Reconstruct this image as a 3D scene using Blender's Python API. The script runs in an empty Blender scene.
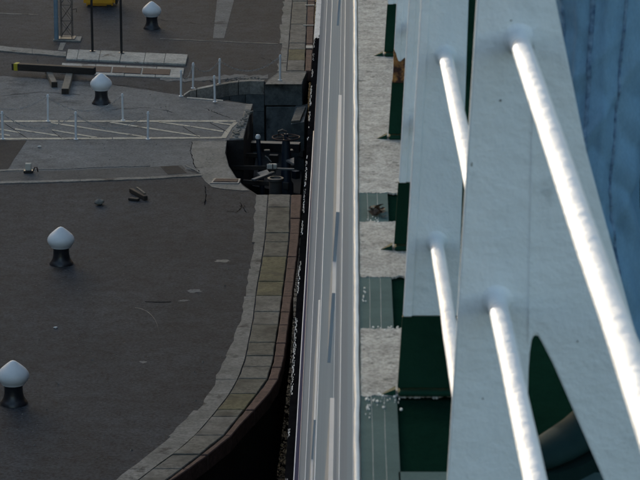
import bpy, bmesh, math, random
from mathutils import Vector, noise

random.seed(7)
S = bpy.context.scene
COL = S.collection
R = math.radians

# ------------------------------------------------------------------ camera
W, HP, F = 640.0, 480.0, 2974.0          # photograph size, focal length in its pixels
TH = R(15.0); YAW = R(0.614)
CAMZ = 18.0
cd = bpy.data.cameras.new('Camera'); cam = bpy.data.objects.new('Camera', cd); COL.objects.link(cam)
cam.location = (0, 0, CAMZ); cam.rotation_euler = (R(90) - TH, 0, YAW)
cd.sensor_width = 36.0; cd.lens = 36.0 * F / W
cd.clip_start = 0.05; cd.clip_end = 3000
cd.dof.use_dof = True; cd.dof.focus_distance = 62.0; cd.dof.aperture_fstop = 44.0
S.camera = cam

# ------------------------------------------------------------------ sky, sun, exposure
SUN_E, SUN_A = R(9.0), R(58.0)           # sun off to port, slightly ahead
w = bpy.data.worlds.new('World'); S.world = w; w.use_nodes = True
nt = w.node_tree; bg = nt.nodes['Background']
sky = nt.nodes.new('ShaderNodeTexSky'); sky.sky_type = 'NISHITA'; sky.sun_disc = False
sky.sun_elevation = SUN_E; sky.sun_rotation = -(R(90) - SUN_A)
sky.air_density = 1.0; sky.dust_density = 2.6; sky.ozone_density = 1.0
nt.links.new(sky.outputs[0], bg.inputs[0]); bg.inputs[1].default_value = 0.15
ld = bpy.data.lights.new('Sun', 'SUN'); lo = bpy.data.objects.new('Sun', ld); COL.objects.link(lo)
ld.energy = 2.1; ld.angle = R(0.53); ld.color = (1.0, 0.93, 0.82)
sv = Vector((-math.cos(SUN_E)*math.cos(SUN_A), math.cos(SUN_E)*math.sin(SUN_A), math.sin(SUN_E)))
lo.rotation_euler = sv.to_track_quat('Z', 'Y').to_euler(); lo.location = (-60, 20, 60)
S.view_settings.view_transform = 'Standard'; S.view_settings.look = 'None'
S.view_settings.exposure = 1.22; S.view_settings.gamma = 1.0

# ------------------------------------------------------------------ pixel -> place
_rot = cam.rotation_euler.to_matrix()
def ray(x, y):
    return _rot @ Vector(((x - W/2)/F, -(y - HP/2)/F, -1.0))
def G(x, y, z=0.0):                        # point on the level z seen at that pixel
    d = ray(x, y); t = (z - CAMZ)/d.z
    p = Vector((0, 0, CAMZ)) + d*t
    return Vector((p.x, p.y, z))

# ------------------------------------------------------------------ materials
def mat(name, c1, c2=None, scale=3.0, rough=0.7, bump=0.0, bscale=60.0, speck=0.0, spscale=50.0,
        coat=0.0, metal=0.0, stretch=(1, 1, 1), c3=None, c3scale=1.0, c3lo=0.58, c3hi=0.66, detail=6.0, spec=0.5):
    m = bpy.data.materials.new(name); m.use_nodes = True
    n, l = m.node_tree.nodes, m.node_tree.links
    b = n['Principled BSDF']
    b.inputs['Roughness'].default_value = rough; b.inputs['Metallic'].default_value = metal
    b.inputs['Coat Weight'].default_value = coat; b.inputs['Coat Roughness'].default_value = 0.15
    b.inputs['Specular IOR Level'].default_value = spec
    geo = n.new('ShaderNodeNewGeometry'); mp = n.new('ShaderNodeMapping'); mp.inputs['Scale'].default_value = stretch
    l.new(geo.outputs['Position'], mp.inputs['Vector'])
    def nz(s, det=detail, r=0.6):
        q = n.new('ShaderNodeTexNoise'); q.inputs['Scale'].default_value = s
        q.inputs['Detail'].default_value = det; q.inputs['Roughness'].default_value = r
        l.new(mp.outputs['Vector'], q.inputs['Vector']); return q
    def rampf(src, lo, hi):
        q = n.new('ShaderNodeMapRange'); q.inputs['From Min'].default_value = lo; q.inputs['From Max'].default_value = hi
        l.new(src, q.inputs['Value']); return q.outputs['Result']
    def mix(f, a, bcol, mode='MIX'):
        q = n.new('ShaderNodeMix'); q.data_type = 'RGBA'; q.blend_type = mode
        l.new(f, q.inputs['Factor'])
        for sock, v in ((q.inputs['A'], a), (q.inputs['B'], bcol)):
            if isinstance(v, (tuple, list)): sock.default_value = (*v, 1)
            else: l.new(v, sock)
        return q.outputs['Result']
    c2 = c2 or c1
    col = mix(rampf(nz(scale).outputs['Fac'], 0.33, 0.67), c1, c2)
    if c3: col = mix(rampf(nz(c3scale, 8, 0.65).outputs['Fac'], c3lo, c3hi), col, c3)
    if speck:
        f0 = rampf(nz(spscale, 3, 0.7).outputs['Fac'], 0.37, 0.63); f1 = rampf(nz(spscale*.17, 5, 0.75).outputs['Fac'], 0.36, 0.64)
        av = n.new('ShaderNodeMix'); av.inputs['Factor'].default_value = .42; l.new(f0, av.inputs['A']); l.new(f1, av.inputs['B']); f = av.outputs['Result']
        g = n.new('ShaderNodeMapRange'); g.inputs['To Min'].default_value = 1 - speck; g.inputs['To Max'].default_value = 1 + speck
        l.new(f, g.inputs['Value'])
        v = n.new('ShaderNodeVectorMath'); v.operation = 'SCALE'
        l.new(col, v.inputs[0]); l.new(g.outputs['Result'], v.inputs['Scale']); col = v.outputs['Vector']
    l.new(col, b.inputs['Base Color'])
    if bump:
        bp = n.new('ShaderNodeBump'); bp.inputs['Strength'].default_value = 1.0; bp.inputs['Distance'].default_value = bump
        l.new(nz(bscale, 4).outputs['Fac'], bp.inputs['Height']); l.new(bp.outputs['Normal'], b.inputs['Normal'])
    return m

M = {}
M['asphalt'] = mat('asphalt', (.0250,.0295,.0355), (.0385,.0445,.0525), .35, .92, .006, 30, .85, 15, c3=(.072,.069,.064), c3scale=1.3, c3lo=.66, c3hi=.80, spec=.3)
M['asphalt_dark'] = mat('asphalt_dark', (.0215,.0235,.0265), (.0295,.032,.0355), .5, .92, .006, 30, .6, 17, spec=.3)
M['apron'] = mat('apron', (.122,.129,.130), (.185,.193,.192), .30, .92, .004, 30, .42, 15, c3=(.066,.070,.072), c3scale=.55, c3lo=.56, c3hi=.70, spec=.3)
M['concrete'] = mat('concrete', (.175,.170,.15), (.27,.262,.235), .8, .9, .006, 20, .35, 14, c3=(.075,.07,.062), c3scale=1.2, spec=.3)
M['slab'] = mat('slab', (.34,.325,.285), (.47,.45,.40), .9, .9, .006, 20, .35, 14, c3=(.12,.105,.09), c3scale=1.4, spec=.3)
STONES = [mat('stone_%d' % i, a, b, 1.2, .9, .010, 14, .40, 12, c3=c, c3scale=1.5, c3lo=.52, c3hi=.66, spec=.3) for i, (a, b, c) in enumerate([
    ((.16,.15,.125), (.22,.21,.175), (.10,.095,.08)), ((.125,.118,.093), (.18,.17,.133), (.08,.076,.06)),
    ((.16,.152,.13), (.225,.214,.185), (.105,.10,.085)), ((.13,.118,.068), (.18,.162,.09), (.095,.088,.058))])]
M['brick'] = mat('brick', (.092,.054,.045), (.132,.078,.064), 2.2, .85, .008, 20, .4, 12, c3=(.06,.045,.04), c3scale=2.0, spec=.3)
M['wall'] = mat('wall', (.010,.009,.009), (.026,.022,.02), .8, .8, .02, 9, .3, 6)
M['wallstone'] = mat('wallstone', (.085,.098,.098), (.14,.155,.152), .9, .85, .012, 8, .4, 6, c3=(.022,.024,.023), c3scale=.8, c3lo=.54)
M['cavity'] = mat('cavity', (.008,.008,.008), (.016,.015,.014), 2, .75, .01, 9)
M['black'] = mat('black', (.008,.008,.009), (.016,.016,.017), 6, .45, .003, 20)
M['bitumen'] = mat('bitumen', (.010,.011,.014), (.022,.023,.027), 9, .32, .004, 18, c3=(.07,.06,.05), c3scale=6, c3lo=.66, c3hi=.74)
M['capwhite'] = mat('capwhite', (.80,.82,.82), (.72,.745,.75), 4, .45, .002, 20, c3=(.40,.39,.36), c3scale=5, c3lo=.66, c3hi=.8)
M['post'] = mat('post', (.80,.81,.82), (.68,.69,.70), 5, .5, .001, 60)
M['chain'] = mat('chain', (.42,.41,.39), (.26,.25,.24), 8, .6)
M['paint'] = mat('paint', (.54,.49,.39), (.42,.38,.30), 1.2, .85, .002, 40, .3, 15, c3=(.085,.08,.073), c3scale=2.2, c3lo=.57, c3hi=.66)
M['paintw'] = mat('paintw', (.62,.58,.50), (.45,.42,.36), 4, .8)
M['rust'] = mat('rust', (.055,.032,.025), (.095,.055,.042), 2.5, .85, .006, 20, .3, 14, c3=(.16,.13,.11), c3scale=2.4, c3lo=.6, c3hi=.7)
M['rustbright'] = mat('rustbright', (.11,.032,.012), (.36,.17,.05), 34, .9, .003, 200, .6, 90, c3=(.045,.016,.010), c3scale=30, c3lo=.46, c3hi=.56)
M['timber'] = mat('timber', (.022,.017,.013), (.042,.032,.025), 1.2, .8, .006, 14, .3, 9, stretch=(.5,3,3))
M['oldtimber'] = mat('oldtimber', (.13,.115,.09), (.21,.19,.155), 3, .85, .006, 14, .25, 12)
M['yellow'] = mat('yellow', (.75,.38,.010), (.65,.31,.010), 2, .5, .002, 12)
M['yellowmark'] = mat('yellowmark', (.50,.42,.02), (.40,.33,.02), 9, .7)
M['bluepipe'] = mat('bluepipe', (.15,.22,.28), (.21,.29,.35), 3, .5, .002, 14)
M['steel'] = mat('steel', (.05,.045,.04), (.085,.075,.065), 5, .6, .003, 18)
M['greysteel'] = mat('greysteel', (.13,.13,.125), (.20,.195,.185), 4, .6, .003, 18)
M['bluesteel'] = mat('bluesteel', (.012,.020,.034), (.02,.03,.045), 4, .5, .003, 18)
M['white'] = mat('white', (.72,.755,.775), (.77,.80,.82), 7, .45, .0038, 36, c3=(.54,.57,.585), c3scale=9, c3lo=.60, c3hi=.72, coat=.2)
M['whitepipe'] = mat('whitepipe', (.78,.79,.79), (.70,.71,.72), 12, .5, .0065, 26, coat=.0, spec=.35)
M['green'] = mat('green', (.004,.024,.014), (.008,.038,.023), 6, .6, .0025, 45, spec=.06)
M['deckgreen'] = mat('deckgreen', (.003,.014,.009), (.005,.022,.014), 4, .95, .0006, 160, .15, 120, spec=.0)
M['teal'] = mat('teal', (.055,.098,.095), (.072,.122,.118), 7, .8, .0005, 140, .10, 200, spec=.05)
M['sunlit_cement'] = mat('sunlit_cement', (.27,.262,.235), (.40,.388,.35), 26, .95, .0015, 170, .55, 150, c3=(.10,.11,.10), c3scale=30, c3lo=.60, c3hi=.68)  # bare deck tone, lightened to carry the sunlight on it
M['flake'] = mat('flake', (.72,.71,.67), (.55,.54,.5), 40, .8)
M['leaf'] = mat('leaf', (.02,.012,.008), (.09,.05,.025), 60, .8)
M['channel'] = mat('channel', (.062,.066,.069), (.10,.104,.105), .5, .9, .004, 30, .4, 15, spec=.3)
HS = (1, .06, 1)
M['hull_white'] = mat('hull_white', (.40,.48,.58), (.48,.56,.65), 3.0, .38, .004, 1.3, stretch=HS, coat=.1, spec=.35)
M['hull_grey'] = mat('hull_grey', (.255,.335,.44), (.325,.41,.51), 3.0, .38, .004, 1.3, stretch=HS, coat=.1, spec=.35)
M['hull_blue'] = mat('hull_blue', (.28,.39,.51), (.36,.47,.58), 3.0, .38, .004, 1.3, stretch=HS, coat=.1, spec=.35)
M['hull_pad'] = mat('hull_pad', (.50,.53,.56), (.44,.47,.50), 5, .5, .003, 10)
M['navy'] = mat('navy', (.040,.048,.15), (.055,.064,.19), 1, .4, .004, 1.0, coat=.05, spec=.3)
M['hull_black'] = mat('hull_black', (.006,.006,.010), (.012,.012,.016), 1, .35, .004, 1.0)
M['lip'] = mat('lip', (.66,.65,.62), (.78,.77,.75), 14, .5, .002, 60, c3=(.26,.15,.07), c3scale=9, c3lo=.66, c3hi=.72)
M['shade_building'] = mat('shade_building', (.16,.085,.06), (.22,.12,.09), 1, .9, .01, 12)
M['windowglass'] = mat('windowglass', (.02,.025,.03), (.03,.035,.04), 1, .08)
M['skin'] = mat('skin', (.50,.30,.22), (.56,.35,.26), 30, .5)
M['hair'] = mat('hair', (.03,.02,.014), (.05,.034,.022), 60, .6)
M['jacket'] = mat('jacket', (.018,.022,.035), (.026,.03,.045), 20, .85, .001, 200)
M['shoe'] = mat('shoe', (.004,.018,.018), (.006,.024,.024), 20, .8, spec=.15)
M['sole'] = mat('sole', (.003,.014,.013), (.005,.018,.017), 20, .9, spec=.1)
M['seam'] = mat('seam', (.16,.28,.41), (.035,.085,.17), 70, .9)

M['matte_black'] = mat('matte_black', (.006,.006,.007), (.012,.012,.013), 3, 1.0, .004, 8, spec=.0)
M['chip'] = mat('chip', (.80,.80,.78), (.60,.60,.58), 5, .7)  # white of the water glints painted along the hull
def denim():
    m = mat('denim', (.13,.26,.395), (.135,.268,.405), 5, .95, .0004, 420, .14, 420, c3=(.20,.34,.47), c3scale=7, c3lo=.50, c3hi=.95, stretch=(1.6,1.6,.30))
    return m
M['denim'] = denim()

def water_mat():
    m = bpy.data.materials.new('water'); m.use_nodes = True
    n, l = m.node_tree.nodes, m.node_tree.links; b = n['Principled BSDF']
    b.inputs['Base Color'].default_value = (.006, .009, .008, 1); b.inputs['Roughness'].default_value = .06
    b.inputs['IOR'].default_value = 1.33
    g = n.new('ShaderNodeNewGeometry'); q = n.new('ShaderNodeTexNoise'); q.inputs['Scale'].default_value = 3.2; q.inputs['Detail'].default_value = 5
    bp = n.new('ShaderNodeBump'); bp.inputs['Distance'].default_value = .12; bp.inputs['Strength'].default_value = 1
    l.new(g.outputs['Position'], q.inputs['Vector']); l.new(q.outputs['Fac'], bp.inputs['Height']); l.new(bp.outputs['Normal'], b.inputs['Normal'])
    return m
M['water'] = water_mat()

# ------------------------------------------------------------------ mesh helpers
class MB:
    def __init__(s): s.v, s.f = [], []
    def add(s, vs, fs):
        o = len(s.v); s.v += [tuple(p) for p in vs]; s.f += [tuple(i + o for i in f) for f in fs]; return s
    def box(s, c, d, rz=0):
        ca, sa = math.cos(rz), math.sin(rz); vs = []
        for z in (-1, 1):
            for (x, y) in ((-1,-1), (1,-1), (1,1), (-1,1)):
                px, py = x*d[0]/2, y*d[1]/2
                vs.append((c[0]+px*ca-py*sa, c[1]+px*sa+py*ca, c[2]+z*d[2]/2))
        return s.add(vs, [(0,3,2,1),(4,5,6,7),(0,1,5,4),(1,2,6,5),(2,3,7,6),(3,0,4,7)])
    def prism(s, poly, z0, z1):                     # polygon (x,y) list CCW, between two levels
        n = len(poly)
        vs = [(p[0], p[1], z0) for p in poly] + [(p[0], p[1], z1) for p in poly]
        return s.add(vs, [tuple(reversed(range(n))), tuple(range(n, 2*n))] + [(i, (i+1) % n, n+(i+1) % n, n+i) for i in range(n)])
    def tube(s, pts, r, n=10, cap=True):
        pts = [Vector(p) for p in pts]; rs = r if isinstance(r, (list, tuple)) else [r]*len(pts); vs, fs = [], []
        for i, p in enumerate(pts):
            t = (pts[min(i+1, len(pts)-1)] - pts[max(i-1, 0)]).normalized()
            a = t.cross(Vector((0, 0, 1))) if abs(t.z) < .95 else t.cross(Vector((1, 0, 0)))
            a.normalize(); b = t.cross(a)
            for k in range(n):
                q = 2*math.pi*k/n; vs.append(p + a*math.cos(q)*rs[i] + b*math.sin(q)*rs[i])
        for i in range(len(pts)-1):
            for k in range(n):
                fs.append((i*n+k, i*n+(k+1) % n, (i+1)*n+(k+1) % n, (i+1)*n+k))
        if cap: fs += [tuple(reversed(range(n))), tuple(range((len(pts)-1)*n, len(pts)*n))]
        return s.add(vs, fs)
    def lathe(s, prof, c=(0,0,0), n=28):
        vs, fs = [], []
        for (r, h) in prof:
            for k in range(n):
                q = 2*math.pi*k/n; vs.append((c[0]+r*math.cos(q), c[1]+r*math.sin(q), c[2]+h))
        for i in range(len(prof)-1):
            for k in range(n): fs.append((i*n+k, i*n+(k+1) % n, (i+1)*n+(k+1) % n, (i+1)*n+k))
        fs += [tuple(reversed(range(n))), tuple(range((len(prof)-1)*n, len(prof)*n))]
        return s.add(vs, fs)
    def torus(s, c, R0, r0, n=28, k=8):
        vs, fs = [], []
        for i in range(n):
            a = 2*math.pi*i/n
            for j in range(k):
                b = 2*math.pi*j/k; q = R0 + r0*math.cos(b)
                vs.append((c[0]+q*math.cos(a), c[1]+q*math.sin(a), c[2]+r0*math.sin(b)))
        for i in range(n):
            for j in range(k): fs.append((i*k+j, ((i+1) % n)*k+j, ((i+1) % n)*k+(j+1) % k, i*k+(j+1) % k))
        return s.add(vs, fs)
    def mesh(s, name):
        me = bpy.data.meshes.new(name); me.from_pydata(s.v, [], s.f); me.update(); return me
    def build(s, name, m, parent=None, smooth=False, bevel=0, fix=True):
        me = s.mesh(name)
        bm = bmesh.new(); bm.from_mesh(me)
        if fix: bmesh.ops.recalc_face_normals(bm, faces=bm.faces)
        if bevel: bmesh.ops.bevel(bm, geom=bm.edges[:], offset=bevel, segments=1, affect='EDGES', profile=.5)
        bm.to_mesh(me); bm.free()
        o = bpy.data.objects.new(name, me); COL.objects.link(o)
        if m: me.materials.append(M[m] if isinstance(m, str) else m)
        if smooth:
            for p in me.polygons: p.use_smooth = True
            me.set_sharp_from_angle(angle=R(40))
        if parent: o.parent = parent
        return o

def tag(o, label=None, cat=None, group=None, kind=None):
    if label: o['label'] = label
    if cat: o['category'] = cat
    if group: o['group'] = group
    if kind: o['kind'] = kind
    return o
def empty(name, loc=(0, 0, 0), rz=0):
    o = bpy.data.objects.new(name, None); COL.objects.link(o); o.location = loc; o.rotation_euler.z = rz
    o.empty_display_size = .2; return o
def copy_tree(o, parent=None):
    c = o.copy(); COL.objects.link(c); c.parent = parent
    for ch in list(o.children): copy_tree(ch, c)
    return c
def interp(tab, y):
    for (y0, x0), (y1, x1) in zip(tab, tab[1:]):
        if y0 <= y <= y1: return x0 + (x1-x0)*(y-y0)/(y1-y0)
    (y0, x0), (y1, x1) = (tab[0], tab[1]) if y < tab[0][0] else (tab[-2], tab[-1])
    return x0 + (x1-x0)*(y-y0)/(y1-y0)

# ================================================================== THE QUAY
# edges of the lower cope as (row, column) in the photograph
LO_OUT = [(195,302),(240,299),(265,296),(295,292.5),(322,289),(345,286),(360,284),(380,278.5),(397.5,267.5),(420,246),(437.5,231),(457.5,206),(477.5,178),(496,150),(520,113)]
LO_BS  = [(195,291),(240,289.5),(270,286),(297.5,282.5),(322,279.5),(347,275.5),(362,273.5),(380,268),(397,256),(417,240),(437,224),(457,199),(479,170),(498,142),(520,108)]
LO_SC  = [(195,268),(240,264.8),(265,261),(290,256.5),(320,253),(340,249),(360,245),(377,239),(396,228.5),(419,210),(435,196),(452,177),(464,160),(477,143),(496,118),(520,85)]
LO_CO  = [(195,257.5),(240,253.5),(267,249),(295,245),(317,242),(340,235),(357,227),(367,221),(385,213.5),(407,200),(417,190),(432,175),(445,160),(452,150),(472,126),(496,97),(520,66)]
UP_OUT = [(-80,319.8),(0,315),(72,311.5)]
UP_BS  = [(-80,311.5),(0,307.7),(72,305)]
UP_SC  = [(-80,298),(0,292.4),(72,286.5)]
UP_CO  = [(-80,290),(0,284),(72,279)]
WALLIN = .22
def edge(tab, ys, inset=0.0, z=0.0):
    out = []
    for y in ys:
        p = G(interp(tab, y), y, z); out.append((p.x - inset, p.y))
    return out
PIT = [(303,84),(284,83.5),(265,82.5),(245,81.5),(230,83),(215,86),(205,88.3),(192,91),(183,95.5),(187,97.5),(205,99),(223,100.5),(228,100.5),(240,102.5),(253,104.5),
       (248,121),(243.5,140),(227,140.5),(225.5,153),(229,166),(236,177),(243,185),(250,190),(258,195)]
up = edge(UP_OUT, [-80, -40, 0, 40, 72], WALLIN)
pit = [tuple(G(x, y)[:2]) for x, y in PIT]
lo_ = edge(LO_OUT, [195,215,240,265,295,322,345,360,370,380,389,397.5,409,420,437.5,457.5,477.5,496,520], WALLIN)
front = [(up[0][0] - .0, 320.0)] + up + pit + lo_ + [(-19, 43.5), (-24, 40), (-27, 33), (-27, -70)]
outline = front + [(-220, -70), (-220, 320)]
bm = bmesh.new()
vs = [bm.verts.new((x, y, 0)) for x, y in outline]
bm.faces.new(vs); bmesh.ops.triangulate(bm, faces=bm.faces[:])
bmesh.ops.recalc_face_normals(bm, faces=bm.faces)
if bm.faces[0].normal.z < 0: bmesh.ops.reverse_faces(bm, faces=bm.faces)
me = bpy.data.meshes.new('quay'); bm.to_mesh(me); bm.free(); me.materials.append(M['asphalt'])
quay = bpy.data.objects.new('quay', me); COL.objects.link(quay); tag(quay, kind='structure')

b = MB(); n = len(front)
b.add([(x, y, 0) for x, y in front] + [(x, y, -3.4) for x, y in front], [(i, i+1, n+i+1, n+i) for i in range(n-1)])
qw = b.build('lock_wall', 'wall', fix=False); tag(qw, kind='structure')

water = MB().add([(-230,-160,-3),(260,-160,-3),(260,600,-3),(-230,600,-3)], [(0,1,2,3)]).build('water', 'water'); tag(water, kind='structure')

def sheet(pts, z, m, name, parent=quay):
    poly = [tuple(G(x, y, z)[:2]) for x, y in pts]
    bm = bmesh.new(); vv = [bm.verts.new((x, y, z)) for x, y in poly]; bm.faces.new(vv)
    bmesh.ops.triangulate(bm, faces=bm.faces[:]); bm.normal_update()
    if sum(f.normal.z for f in bm.faces) < 0: bmesh.ops.reverse_faces(bm, faces=bm.faces)
    me = bpy.data.meshes.new(name); bm.to_mesh(me); bm.free(); me.materials.append(M[m] if isinstance(m, str) else m)
    o = bpy.data.objects.new(name, me); COL.objects.link(o); o.parent = parent; return o
def ragged(a, b, n, amp):                          # broken line between two pixels
    out = []
    for i in range(n+1):
        t = i/n; e = 0 if i in (0, n) else amp
        out.append((a[0]+(b[0]-a[0])*t + random.uniform(-e, e), a[1]+(b[1]-a[1])*t + random.uniform(-e, e)*.5))
    return out

# concrete apron between the slabs and the drain
ap = ragged((-900,42), (-260,66), 20, 1.2) + ragged((-260,66), (0,76), 14, 1.2)[1:] + ragged((0,76), (100,83), 14, 1.0)[1:] + ragged((100,83), (180,95), 10, .8)[1:] + \
     [(184.5,97),(187,98),(205,99.4),(223,101),(240,103),(252,105),(247,121),(242.8,139.5),(227,140),(224.6,141),(225,153),(228.5,166)] + \
     ragged((226,170), (150,169), 8, .6) + ragged((150,169), (-260,177), 30, .6)[1:] + ragged((-260,177), (-900,190), 20, .6)[1:]
sheet(ap, .004, 'apron', 'concrete_apron')
sheet([(-60,140.2)] + [(27,140.2)] + ragged((27,140.2), (8,169), 8, .5)[1:] + [(-60,171)], .008, 'asphalt_dark', 'asphalt_patch')
sheet([(192,141.2),(226.5,141.2),(225,153),(228.3,166),(235.3,177),(242.5,185.5),(249,190.3),(243,190.5),(224,189),(212,187),(205,181),(199,173),(194,166),(191.5,155)], .009, 'concrete', 'concrete_panel')
sheet([(-200,175.5),(0,171.8),(60,170.5),(110,168.2),(150,167),(182,165),(186,170),(200,175),(160,177.8),(80,181),(0,183),(-200,187)], .008, 'channel', 'drain_channel')
sheet([(160,166.5),(178,165.5),(187,173),(168,174.5)], .0125, 'asphalt_dark', 'asphalt_patch')
def strip(line, half, z0, z1, m, name, parent=quay, rag=.25):
    poly = [(x, y - half + random.uniform(-rag, rag)) for x, y in line] + [(x, y + half + random.uniform(-rag, rag)) for x, y in reversed(line)]
    pts = [tuple(G(x, y)[:2]) for x, y in poly]
    if sum(a[0]*c[1]-c[0]*a[1] for a, c in zip(pts, pts[1:]+pts[:1])) < 0: pts.reverse()
    return MB().prism(pts, z0, z1).build(name, m, parent)
def dens(line, n=8):
    out = [line[0]]
    for a, c in zip(line, line[1:]):
        for i in range(1, n+1): out.append((a[0]+(c[0]-a[0])*i/n, a[1]+(c[1]-a[1])*i/n))
    return out
for a, c in (((-200,175),(-100,173)), ((-99.5,173),(-2,171)), ((-1.5,171),(26,170))):
    strip(dens([a, c], 10), .8, -.1, .018, 'concrete', 'drain_edge')
strip(dens([(30,170),(60,169.3),(110,167),(150,166)], 8), .5, -.1, .015, 'apron', 'drain_edge')
for a, c in (((-200,187.5),(-80,184.8)), ((-79.5,184.8),(-1,183)), ((-.5,183),(80,180.8)), ((80.5,180.8),(150,178.3)), ((150.4,178.3),(203,175.3))):
    strip(dens([a, c], 12), 1.0, -.1, .018, 'concrete', 'drain_edge')
strip(dens([(185,165.5),(203,174.5)], 5), .45, -.1, .016, 'concrete', 'drain_edge')

# painted hatching of the walkway
def stripe(a, c, half, name='paint_stripe'):
    strip(dens([a, c], 14), half*1.5, .0085, .0125, 'paint', name, rag=.12)
stripe((-200,121.8), (-2,121.6), .55); stripe((-1,121.6), (58,121.5), .55); stripe((60,121.6), (236,121.4), .55)
stripe((-200,139), (-2,139.2), .55); stripe((-1,139.2), (112,138.7), .55); stripe((113,138.7), (222,138), .55)
for a, c in (((-60,123),(-5,132.5)), ((-30,129.5),(10,136)), ((0,129.5),(20,133)), ((15,129.3),(58,136)), ((51,123),(146,137.4)), ((52,130.3),(97,138)),
             ((110,122.6),(200,136.6)), ((159,122.2),(190,126.6)), ((191,126.8),(223,131.8)), ((213,122.3),(231,125.2)),
             ((-130,123),(-50,136)), ((-190,123),(-110,136))):
    stripe(a, c, .42)
poly = [(233.5,122.2),(238,122.2),(232,128),(226,138),(220.5,138),(225,131)]
sheet(poly, .0135, 'paint', 'paint_stripe')
for a, c in (((5,124),(28,139)), ((183,127),(200,138)), ((210,123),(227,132)), ((52,131),(62,139))):
    strip(dens([a, c], 6), .22, .0088, .0135, 'asphalt_dark', 'crack_seal', rag=.08)

# kerb, slabs, rusted plates, mast pad
for a, c in (((-150,35.5),(-80,41.5)), ((-79.7,41.5),(-1,49)), ((-.7,49),(32,52)), ((32.4,52),(66,55))):
    strip(dens([a, c], 8), 2.3, -.1, .03, 'concrete', 'kerb_stone')
def quad(p, z0, z1, m, name, parent=quay, bevel=0, shrink=0.0):
    pts = [G(x, y) for x, y in p]; cen = sum(pts, Vector())/len(pts)
    pts = [q + (cen-q).normalized()*shrink for q in pts]
    pts = [(q.x, q.y) for q in pts]
    if sum(a[0]*c[1]-c[0]*a[1] for a, c in zip(pts, pts[1:]+pts[:1])) < 0: pts.reverse()
    return MB().prism(pts, z0, z1).build(name, m, parent, bevel=bevel)
xs = [68, 79, 101, 122, 146, 166, 188]
for i, (x0, x1) in enumerate(zip(xs, xs[1:])):
    f = lambda x: 50.6 + (x-68)/120*5.6
    quad([(x0,f(x0)),(x1,f(x1)),(x1-2.2,f(x1)+9.8),(x0-2.2,f(x0)+9.8)], -.1, .05+.006*(i % 3), 'slab', 'stone_slab', bevel=.012, shrink=.012)
f2 = lambda x: 63.6 + (x-63)/121*5.2
xs = [62, 96, 126, 157, 184.5]
for i, (x0, x1) in enumerate(zip(xs, xs[1:])):
    quad([(x0,f2(x0)),(x1,f2(x1)),(x1-2,f2(x1)+10.2),(x0-2,f2(x0)+10.2)], -.1, .025+.005*(i % 2), 'slab', 'stone_slab', bevel=.01, shrink=.01)
for x0, x1 in ((82,112), (113,142), (143,171)):
    quad([(x0,f2(x0)+2.4),(x1,f2(x1)+2.4),(x1-1.2,f2(x1)+8),(x0-1.2,f2(x0)+8)], .028, .045, 'rust', 'cover_plate', bevel=.004, shrink=.01)
quad([(55,36.9),(82,37.6),(80.5,42.2),(53,41)], -.1, .04, 'concrete', 'mast_pad', bevel=.01)
sheet([(60.5,42.4),(66,42.6),(62.5,50.2),(58,49.9)], .006, 'concrete', 'concrete_strip')
sheet([(216,-60),(238,-60),(234,0),(224,38),(213,38),(217,0)], .005, M['apron'], 'asphalt_seam')
strip(dens([(160,38.8),(278,44)], 14), .25, .003, .0085, 'concrete', 'asphalt_joint', rag=.15)
strip(dens([(-100,9.5),(0,13.5),(38,14.8)], 8), .3, .003, .008, 'concrete', 'asphalt_joint', rag=.15)
strip(dens([(160,79),(188,80),(230,77),(268,77)], 8), 1.8, .003, .0075, 'apron', 'worn_patch', rag=1.0)

# cope stones and terracotta edging
def cope(OUT, BS, SC, CO, ys, side):
    for i, (y0, y1) in enumerate(zip(ys, ys[1:])):
        ym = (y0+y1)/2; dz = random.uniform(-.006, .012)
        q = [(interp(SC,y0)+.3,y0),(interp(BS,y0)-.15,y0),(interp(BS,ym)-.15,ym),(interp(BS,y1)-.15,y1),(interp(SC,y1)+.3,y1),(interp(SC,ym)+.3,ym)]
        quad(q, -.32, .03+dz, random.choice(STONES + STONES[:3]), 'cope_stone', bevel=.014, shrink=.019)
        e0, e1 = y0+random.uniform(-.4,.4), y1
        q = [(interp(BS,e0)+.15,e0),(interp(OUT,e0),e0),(interp(OUT,ym),ym),(interp(OUT,e1),e1),(interp(BS,e1)+.15,e1),(interp(BS,ym)+.15,ym)]
        quad(q, -.30, .022+random.uniform(-.006,.008), 'brick', 'edge_brick', bevel=.016, shrink=.010)
    k = 0
    while k < len(ys)-1:
        a, c = ys[k], ys[min(k+2, len(ys)-1)]; k += 2
        off = random.uniform(-2.2, 2.0)
        yy = [a+(c-a)*t/6 for t in range(7)]
        q = [(interp(CO,y)+off+random.uniform(-1.1,1.1), y) for y in yy] + [(interp(SC,y)-.35, y) for y in reversed(yy)]
        quad(q, -.2, .016+random.uniform(-.004,.006), 'concrete', 'backing_slab', shrink=.004)
cope(LO_OUT, LO_BS, LO_SC, LO_CO, [195.3,208,219,234,243,257.5,269.5,283,297,313,326,344,357,368,380,395,411,418,437,456,470,488,505,519], 'lower')
cope(UP_OUT, UP_BS, UP_SC, UP_CO, [-78,-62,-48,-36,-24,-10,2,11.5,25,31,44,50,61,71.7], 'upper')
for x0, x1, y, h in ((305,314.5,6.3,.35), (303,313.8,26.5,.3), (306,312.8,48.3,1.3)):
    quad([(x0,y-h),(x1,y-h),(x1,y+h),(x0,y+h)], .036, .050, 'paintw', 'paint_mark')
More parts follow.
